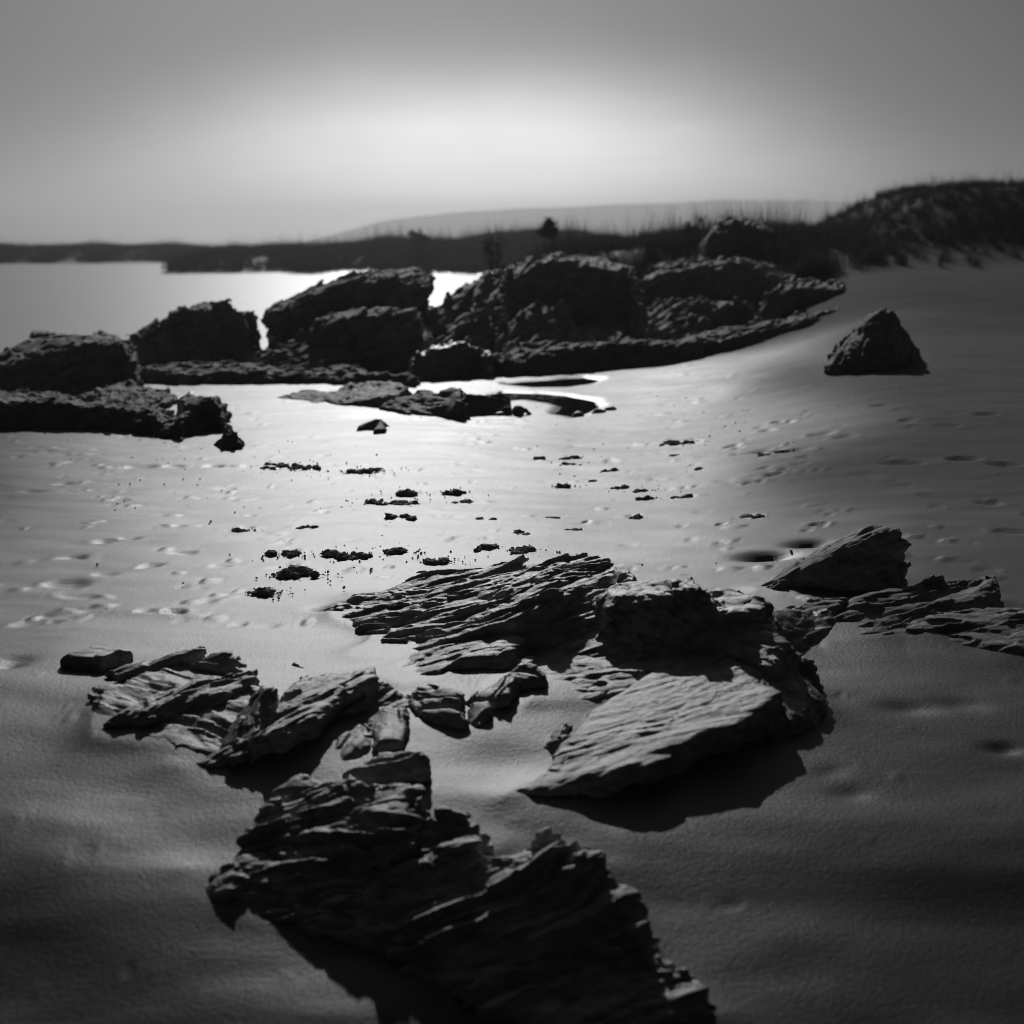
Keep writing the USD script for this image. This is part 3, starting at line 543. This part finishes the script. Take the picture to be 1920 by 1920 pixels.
outcrop('rock_outcrop', 'large dark stratified rock face below the dune grass', 'rock outcrop', [
    ([(790, 585, 19.6), (850, 540, 20.6), (900, 512, 21.4), (950, 500, 22), (975, 540, 21.2), (930, 600, 20), (870, 650, 19)], RG(batter=.2, ridge=(.4, .12))),
    ([(800, 640, 18.7), (870, 600, 19.4), (940, 572, 20), (962, 590, 19.9), (900, 650, 18.8)], RG(batter=.25, ridge=(.3, .12))),
    ([(945, 570, 20.4), (962, 525, 20.9), (1010, 502, 21.2), (1100, 494, 21.5), (1172, 518, 21.4), (1195, 570, 20.8), (1180, 498, 23.4), (1100, 482, 23.6), (1000, 486, 23.4), (955, 506, 23)], RG(batter=.14, ridge=(.6, .14))),
    ([(1165, 540, 21.4), (1200, 522, 22.0), (1300, 502, 22.5), (1400, 498, 22.6), (1455, 518, 22.4), (1490, 548, 21.8), (1470, 505, 24), (1400, 484, 24.4), (1250, 492, 24.2)], RG(batter=.25, ridge=(.6, .12))),
    ([(1330, 450, 24.4), (1388, 416, 25.4), (1412, 420, 25.4), (1445, 446, 25), (1430, 420, 27.5), (1385, 412, 27.6)], RG(batter=.3)),
    ([(895, 670, 17.5), (980, 641, 18.3), (1080, 638, 18.5), (1165, 642, 18.5), (1060, 662, 17.9), (960, 674, 17.4)], RG(batter=.6, terrace=.04)),
    ([(1160, 642, 18.4), (1300, 626, 19.0), (1440, 600, 19.6), (1585, 574, 20.4), (1500, 602, 19.3), (1300, 640, 18.3), (1200, 650, 18.2)], RG(batter=.5, terrace=.04, warp=.15)),
    ([(1170, 600, 20.6), (1240, 558, 21.4), (1335, 568, 21.2), (1310, 610, 20.4), (1200, 628, 20.0)], RG(batter=.5, ridge=(.3, .08))),
    ([(1035, 644, 19.4), (1080, 622, 19.9), (1150, 627, 19.8), (1165, 642, 19.3), (1150, 618, 20.8), (1090, 612, 21)], RG(batter=.5)),
    ([(1075, 632, 20.2), (1140, 585, 21.2), (1220, 575, 21.6), (1290, 600, 21), (1270, 640, 20), (1150, 650, 19.8)], RG(batter=.5, ridge=(.3, .06))),
    ([(1272, 618, 20.2), (1300, 592, 20.7), (1380, 566, 21.3), (1425, 590, 20.8), (1410, 618, 20.2), (1400, 575, 22.4), (1310, 580, 22.2)], RG(batter=.3)),
    ([(940, 600, 19.6), (1000, 560, 20.2), (1060, 570, 20.3), (1090, 620, 19.7), (1000, 655, 18.9), (930, 660, 18.6)], RG(batter=.4, ridge=(.3, .08))),
], seed=9, **BK, **bk)
stone('boulder', 'dark flat-topped rock ledge jutting from the dune foot', [(1435, 552, 20.9), (1500, 534, 21.5), (1586, 542, 21.4), (1592, 560, 21.2), (1585, 532, 22.6), (1490, 526, 22.8)], seed=131, batter=.15, **BK, **bk)
stone('boulder', 'dark pyramid-shaped boulder standing alone on the right', [(1558, 690, 14.00), (1640, 692, 13.92), (1722, 688, 14.16), (1724, 668, 14.96), (1640, 655, 15.20), (1576, 664, 14.88)], seed=137, batter=.1, peaks=[(1612, 625, 14.40), (1640, 590, 14.52), (1672, 582, 14.60), (1694, 630, 14.48), (1650, 640, 14.20), (1650, 610, 14.88)], **BK, **{**bk, 'smooth': .0002, 'facet': .04, 'warp': .05, 'ledge': .03})
outcrop('rock_outcrop', 'low dark rocks at the left edge in front of the lagoon', 'rock outcrop', [
    ([(-80, 700, 14.8), (50, 672, 15.2), (140, 645, 15.5), (225, 644, 15.7), (245, 700, 15.2), (240, 640, 17), (140, 635, 17)], RG(batter=.35)),
    ([(-80, 760, 12.2), (60, 748, 12.5), (200, 762, 12.3), (320, 790, 11.8), (335, 806, 11.6), (320, 770, 13.2), (190, 745, 13.6), (60, 735, 13.8), (-80, 735, 13.6)], RG(batter=.3, ridge=(.3, .06))),
    ([(150, 735, 14.2), (240, 715, 14.6), (330, 730, 14.4), (300, 770, 13.4), (200, 770, 13.2)], RG(batter=.4)),
], seed=10, **BK, **{**bk, 'rough': .025, 'ledge': .04, 'facet': .03, 'layer': .09, 'warp': .06, 'terrace': .04})
stone('boulder', 'blocky dark rock at the inner end of the left edge rocks', [(332, 805, 11.5), (342, 768, 12.0), (380, 752, 12.3), (412, 764, 12.2), (420, 800, 11.8), (414, 750, 13), (350, 752, 13)], seed=149, batter=.2, **BK, **{**bk, 'rough': .025, 'ledge': .04, 'facet': .03, 'layer': .09, 'warp': .05})
stone('stone', 'low wedge of rock on the sand beside the blocky left rock', [(392, 832, .0), (420, 812, .12), (450, 812, .12), (464, 832, .01)], seed=151, batter=.3, mat=ROCK_BACK, cat='stone')
for q, lab in [((85, 628), 'leftmost dark rock tip standing in the lagoon'), ((200, 632), 'dark rock tip in the lagoon nearest the rounded boulder')]:
    stone('stone', lab, [(q[0] - 28, q[1] - 1, 22.3), (q[0] - 8, q[1] - 4, 22.4), (q[0] + 30, q[1] + 6, 22.2), (q[0] + 22, q[1] + 2, 23.2), (q[0] - 16, q[1] - 5, 23.2)], 'rock tips in the lagoon', 'stone', seed=q[0], batter=.3, **BK, **{**bk, 'rough': .02, 'ledge': .02, 'facet': .03, 'warp': .03})
print('rock tris', TRIS)

ground()                                                      # after the rocks, so that the sand banks up against them
# ------------------------------------------------------------------ clods of damp sand and weed on the beach
ICO = trimesh.creation.icosphere(1)
def lumps(spots, rs):
    V, F, n = [], [], 0
    for (x, y, r) in spots:
        v = ICO.vertices * (1 + .35 * rs.normal(size=(len(ICO.vertices), 1)) * .6) * r * [1.25, rs.uniform(.7, 1.3), rs.uniform(.45, .85)]
        a = rs.uniform(0, 6.3); c, s_ = math.cos(a), math.sin(a)
        v = v @ np.array([[c, s_, 0], [-s_, c, 0], [0, 0, 1]]) + [x, y, float(base(x, y)) + .25 * r]
        V.append(v); F.append(ICO.faces + n); n += len(v)
    return np.vstack(V), np.vstack(F)
rs = np.random.default_rng(21)
CL = [(730, 945, 110, 'largest heap of dark clods, in the middle of the bright sand'), (765, 926, 60, 'clod row just behind the largest heap'), (757, 974, 70, 'clod row just in front of the largest heap'), (650, 1042, 110, 'broad heap of clods behind the left tip of the ridged outcrop'), (740, 1035, 60, 'clod heap right of the broad heap behind the ridged outcrop'), (822, 1054, 60, 'clod heap nearest the back of the ridged outcrop'),
      (950, 1032, 100, 'scattered line of clods right behind the ridged outcrop'), (525, 1040, 60, 'isolated clod heap at the left end of its row'), (560, 1076, 110, 'wide flat patch of clods nearest the left outcrop'), (545, 877, 120, 'blurred streak of weed on the left of the bright sand'),
      (660, 884, 90, 'long thin clod patch beside the weed streak'), (1275, 831, 90, 'dark weed cluster in the middle right of the beach'), (1270, 856, 38, 'dark round clump just below the dark weed cluster on the right'), (1140, 884, 32, 'small clump left of centre in the middle scatter, farthest of its line'), (1115, 903, 32, 'small clump just left of and below the farthest one of the middle scatter'), (1050, 912, 36, 'small clump at the left end of the middle scatter'), (1158, 915, 36, 'small clump in the middle of the middle scatter'), (1200, 922, 30, 'upper one of two tiny clumps side by side right of the middle scatter'),
      (1210, 936, 36, 'lower one of two tiny clumps side by side right of the middle scatter'), (1275, 933, 42, 'lone clump right of the two tiny clumps'), (1180, 973, 50, 'ragged clump nearest the crest of the ridged outcrop on its right'), (1082, 996, 42, 'lone clump straight above the crest of the ridged outcrop'), (985, 1004, 36, 'small clump above the scattered line of clods, right one of a pair'), (912, 976, 36, 'lone thin clump right of the row in front of the largest heap'), (867, 943, 36, 'lone clump right of the largest heap'), (1070, 859, 50, 'upper of two clumps below the tide pools'), (1064, 871, 36, 'lower of two clumps below the tide pools'), (1010, 861, 22, 'tiny round clump below the low line of rocks'), (1400, 971, 26, 'left of two twin tiny clumps on the greyer right sand'), (1425, 971, 26, 'right of two twin tiny clumps on the greyer right sand'),
      (1470, 850, 110, 'blurred dark weed patch on the right of the beach'), (575, 991, 42, 'thin clump above the isolated clod heap on the left'), (1035, 973, 34, 'faint clump between the lone ones above the ridged outcrop'), (500, 1112, 60, 'faint patch lowest on the left, above the left outcrop'), (970, 1001, 44, 'small clump above the scattered line of clods, left one of a pair'), (1320, 880, 30, 'small clump right of the dark round clump'), (840, 925, 60, 'flat patch right of the row behind the largest heap'), (455, 996, 40, 'leftmost small clump on the bright sand')]
crumbs = []
for px, py, w, lab in CL:
    c = P(px, py); sc = math.hypot(c[1], EYE) / 2637; hw = w / 2 * sc
    hd = hw * (.55 if w > 50 else .45)
    n = int(5 + w * .34)
    sp = []
    sub = [(rs.uniform(-.8, .8), rs.uniform(-.7, .7), rs.uniform(.12, .38)) for _ in range(2 + int(w / 28))]
    for _ in range(n):
        sx, sy, sg = sub[rs.integers(len(sub))]
        q = abs(rs.normal()); a = rs.uniform(0, 6.28)
        r = rs.uniform(.007, .022) * (1.25 if w > 55 else .95) * max(.45, 1.15 - .35 * q)
        sp.append((c[0] + hw * (sx + sg * q * math.cos(a)), c[1] + hd * (sy + sg * 1.6 * q * math.sin(a)), r))
    v, f = lumps(sp, rs)
    tag(mesh('sand_clods', v, f, CLOD, smooth=False), lab or 'small clump of dark clods on the bright open beach', 'clods', 'clumps of clods on the beach')
    for _ in range(int(w * .45)):
        a, q = rs.uniform(0, 6.28), abs(rs.normal()) * 1.3
        crumbs.append((c[0] + hw * q * math.cos(a) + .03, c[1] + 1.2 * hd * q * math.sin(a), rs.uniform(.003, .0075)))
for _ in range(300):
    y = rs.uniform(6.2, 15); crumbs.append((rs.uniform(-.32, .24) * y, y, rs.uniform(.003, .008)))
V, F, n = [], [], 0
OCT = trimesh.creation.icosphere(0)
for (x, y, r) in crumbs:
    v = OCT.vertices * r * rs.uniform(.6, 1.3, (12, 1)) + [x, y, float(base(x, y)) + .3 * r]
    V.append(v); F.append(OCT.faces + n); n += 12
tag(mesh('sand_crumbs', np.vstack(V), np.vstack(F), CLOD, smooth=False), 'loose crumbs of sand and weed scattered over the beach', 'crumbs', kind='stuff')

# ------------------------------------------------------------------ dune grass, shrubs, tree, hill
def blades(n, h, spread, w, rs, lean=.35):
    V, F = [], []
    for i in range(n):
        a = rs.uniform(0, 6.28); r = spread * rs.random() ** .6; x, y = r * math.cos(a), r * math.sin(a)
        hh = h * rs.uniform(.45, 1.1); la = rs.uniform(0, 6.28); ll = lean * hh * rs.random()
        dx, dy = ll * math.cos(la) + .12 * hh, ll * math.sin(la)
        t = np.array([-math.sin(a), math.cos(a), 0]) * w / 2
        p = [np.array([x, y, -.05]), np.array([x + .35 * dx, y + .35 * dy, .55 * hh]), np.array([x + dx, y + dy, hh])]
        k = len(V) * 1; k = sum(len(q) for q in V)
        V.append(np.array([p[0] - t, p[0] + t, p[1] - .7 * t, p[1] + .7 * t, p[2]]))
        F += [[k, k + 1, k + 3], [k, k + 3, k + 2], [k + 2, k + 3, k + 4]]
    return np.vstack(V), np.array(F)
def grass(name, label, pos, scl, protos, rs):
    pi = UsdGeom.PointInstancer.Define(stage, path_for(name)); root = str(pi.GetPath())
    for k, (v, f) in enumerate(protos):
        pi.CreatePrototypesRel().AddTarget(usdkit.mesh(stage, f'{root}/tussock_{k:03d}', (v, f), GRASS).GetPath())
    n = len(pos); ang = rs.uniform(0, 6.28, n)
    pi.CreateProtoIndicesAttr(Vt.IntArray.FromNumpy(rs.integers(0, len(protos), n).astype(np.int32)))
    pi.CreatePositionsAttr(Vt.Vec3fArray.FromNumpy(pos.astype(np.float32)))
    pi.CreateScalesAttr(Vt.Vec3fArray.FromNumpy(np.repeat(scl[:, None], 3, 1).astype(np.float32)))
    pi.CreateOrientationsAttr(Vt.QuathArray([Gf.Quath(math.cos(a / 2), 0, 0, math.sin(a / 2)) for a in ang]))
    tag(pi.GetPrim(), label, 'grass', kind='stuff')
rs = np.random.default_rng(31)
PR = [blades(46, .34, .16, .008, rs) for _ in range(5)] + [np_ for np_ in [blades(9, .66, .2, .007, rs, .15), blades(6, .8, .2, .007, rs, .2)]]
pts = []
for _ in range(13000):
    y = 23.5 + 16 * rs.random() ** 1.6; x = rs.uniform(-1.2, .55 * y)
    z = float(base(np.float64(x), np.float64(y)))
    if z > (.85 if x < 5.2 else 1.55) + .25 * rs.normal() and rs.random() < (.8 if x > 6 and z > 1.6 else .35) + .65 * sstep(-.3, .3, float(n3(np.float64(x / 1.3), np.float64(y / 1.3), np.float64(0), 61))): pts.append((x, y, z))
pts = np.array(pts)
grass('dune_grass', 'dark marram grass covering the dune tops behind the rocks', pts, rs.uniform(.55, 1.15, len(pts)) * np.where(pts[:, 0] > 6.5, .6, 1), PR, rs)
pts = []
for _ in range(9000):
    y = 79 + 17 * rs.random(); x = rs.uniform(-22.5, 10); pts.append((x, y, float(base(np.float64(x), np.float64(y)))))
for _ in range(4000):
    y = 122 + 10 * rs.random(); x = rs.uniform(-62, -22); pts.append((x, y, float(base(np.float64(x), np.float64(y)))))
pts = np.array(pts); pts = pts[pts[:, 2] > .1]
PB = [blades(26, .75, .6, .03, rs) for _ in range(4)] + [blades(5, 1.35, .6, .022, rs, .2)]
grass('bank_grass', 'tall dark reeds along the far bank of the lagoon', pts, np.clip(.75 + .45 * n3(pts[:, 0] / 1.6, pts[:, 1] / 4, 0 * pts[:, 0], 91) + rs.uniform(-.15, .2, len(pts)), .3, 1.5), PB, rs)
def crown(c, rad, n, size, rs, flat=1.0):
    cl = c + (rs.normal(size=(max(6, n // 60), 3)) * .5) * rad
    ctr = cl[rs.integers(0, len(cl), n)] + rs.normal(size=(n, 3)) * np.array(rad) * .2
    A = rs.normal(size=(n, 3)); A /= np.linalg.norm(A, axis=1)[:, None]; B = np.cross(A, rs.normal(size=(n, 3))); B /= np.linalg.norm(B, axis=1)[:, None]
    s_ = size * rs.uniform(.6, 1.3, (n, 1))
    v = np.stack([ctr - A * s_, ctr + B * s_ * .45, ctr + A * s_, ctr - B * s_ * .45], 1).reshape(-1, 3)
    k = np.arange(n)[:, None] * 4
    return v, np.vstack([k + [0, 1, 2], k + [0, 2, 3]])
def limb(a, b, ra, rb, n=7):
    a, b = np.array(a, float), np.array(b, float); d = b - a; d /= np.linalg.norm(d)
    u = np.cross(d, [.3, .8, .1]); u /= np.linalg.norm(u); w = np.cross(d, u)
    th = np.linspace(0, 6.283, n, endpoint=False)
    ring = lambda p, r: p + r * (np.cos(th)[:, None] * u + np.sin(th)[:, None] * w)
    i = np.arange(n); j = (i + 1) % n
    return np.vstack([ring(a, ra), ring(b, rb)]), np.vstack([np.c_[i, j, j + n], np.c_[i, j + n, i + n]])
def cat(parts):
    V, F, n = [], [], 0
    for v, f in parts: V.append(v); F.append(f + n); n += len(v)
    return np.vstack(V), np.vstack(F)
def tree(name, label, c, kind, top, rad, trunk_r, seed, leaves=1500, size=.07):
    rs = np.random.default_rng(seed); c = np.array(c, float)
    t = thing(name, label, kind, None, c)
    cc = c + [0, 0, top - rad[2]]
    if kind == 'shrub': rad = (rad[0], rad[1], top * .5); cc = c + [0, 0, top * .55]
    fork = c + [.05, 0, .45 * top]
    bits = [limb(c - [0, 0, .2], fork, trunk_r, trunk_r * .75)]
    for _ in range(6):
        e = cc + rs.normal(size=3) * np.array(rad) * .45; bits.append(limb(fork, e, trunk_r * .55, trunk_r * .15, 5))
    v, f = cat(bits); mesh('trunk', v, f, BARK, t)
    v, f = crown(cc, np.array(rad), leaves, size, rs); mesh('crown', v, f, LEAF, t, smooth=False)
g = D(1032, 440, 30); zb = float(base(np.float64(g[0]), np.float64(30.)))
tree('tree', 'lone small round-topped tree standing up from the skyline', (g[0], 30., zb), 'tree', D(1032, 409, 30)[2] - zb, (.22, .22, .19), .03, 5, 1500, .03)
for px, py, y, w, lab in [(927, 431, 31., .22, 'bushy dark shrub on the skyline left of the lone tree'), (782, 444, 82., .9, 'round shrub in the reeds on the far lagoon bank'), (1290, 411, 27., .22, 'spiky shrub on the skyline right of the lone tree')]:
    g = D(px, 450, y); zb = float(base(np.float64(g[0]), np.float64(y)))
    tree('shrub', lab, (g[0], y, zb), 'shrub', max(.3, D(px, py, y)[2] - zb), (w, w, w * .8), .02 * w / .3, px, 700, .05 * w / .3)
# far hill
xs = np.linspace(-400, 1400, 120); prof = np.interp(xs, [-330, -195, -90, 33, 155, 318, 440, 603, 766, 1000, 1400], [0, 36, 48, 55, 60, 67, 66, 57, 45, 30, 0]) + 1.2 * n3(xs / 60, 0 * xs, 0 * xs, 71)
rows = [(1900, -.02), (1990, .35), (2080, .75), (2150, 1.0), (2350, .6), (2700, -.05)]
V = np.array([[x, y + 12 * n3(x / 90, y / 90, 0, 72), max(p, 0) * k - 1] for (y, k) in rows for x, p in zip(xs, prof)])
i = (np.arange(len(rows) - 1)[:, None] * len(xs) + np.arange(len(xs) - 1)).ravel(); q = np.stack([i, i + 1, i + len(xs) + 1, i + len(xs)], 1)
tag(mesh('hills', V, np.vstack([q[:, [0, 1, 2]], q[:, [0, 2, 3]]]), HILL), 'long low hill fading into the haze on the horizon', 'hill', kind='structure')

# ------------------------------------------------------------------ sea haze
b = trimesh.creation.box([5200, 3400, 86.5]); b.apply_translation([300, 1400, 81 - 86.5 / 2 + .25])
hz = usdkit.material(stage, '/World/Looks/haze', {'v': ('principled_volume', {'color': (.95, .95, .95), 'density': .0009, 'anisotropy': .72})}, [], volume='v.volume')
tag(mesh('haze', np.array(b.vertices), np.array(b.faces), hz, smooth=False), 'thin pale sea haze over the beach and the hills', 'haze', kind='stuff')
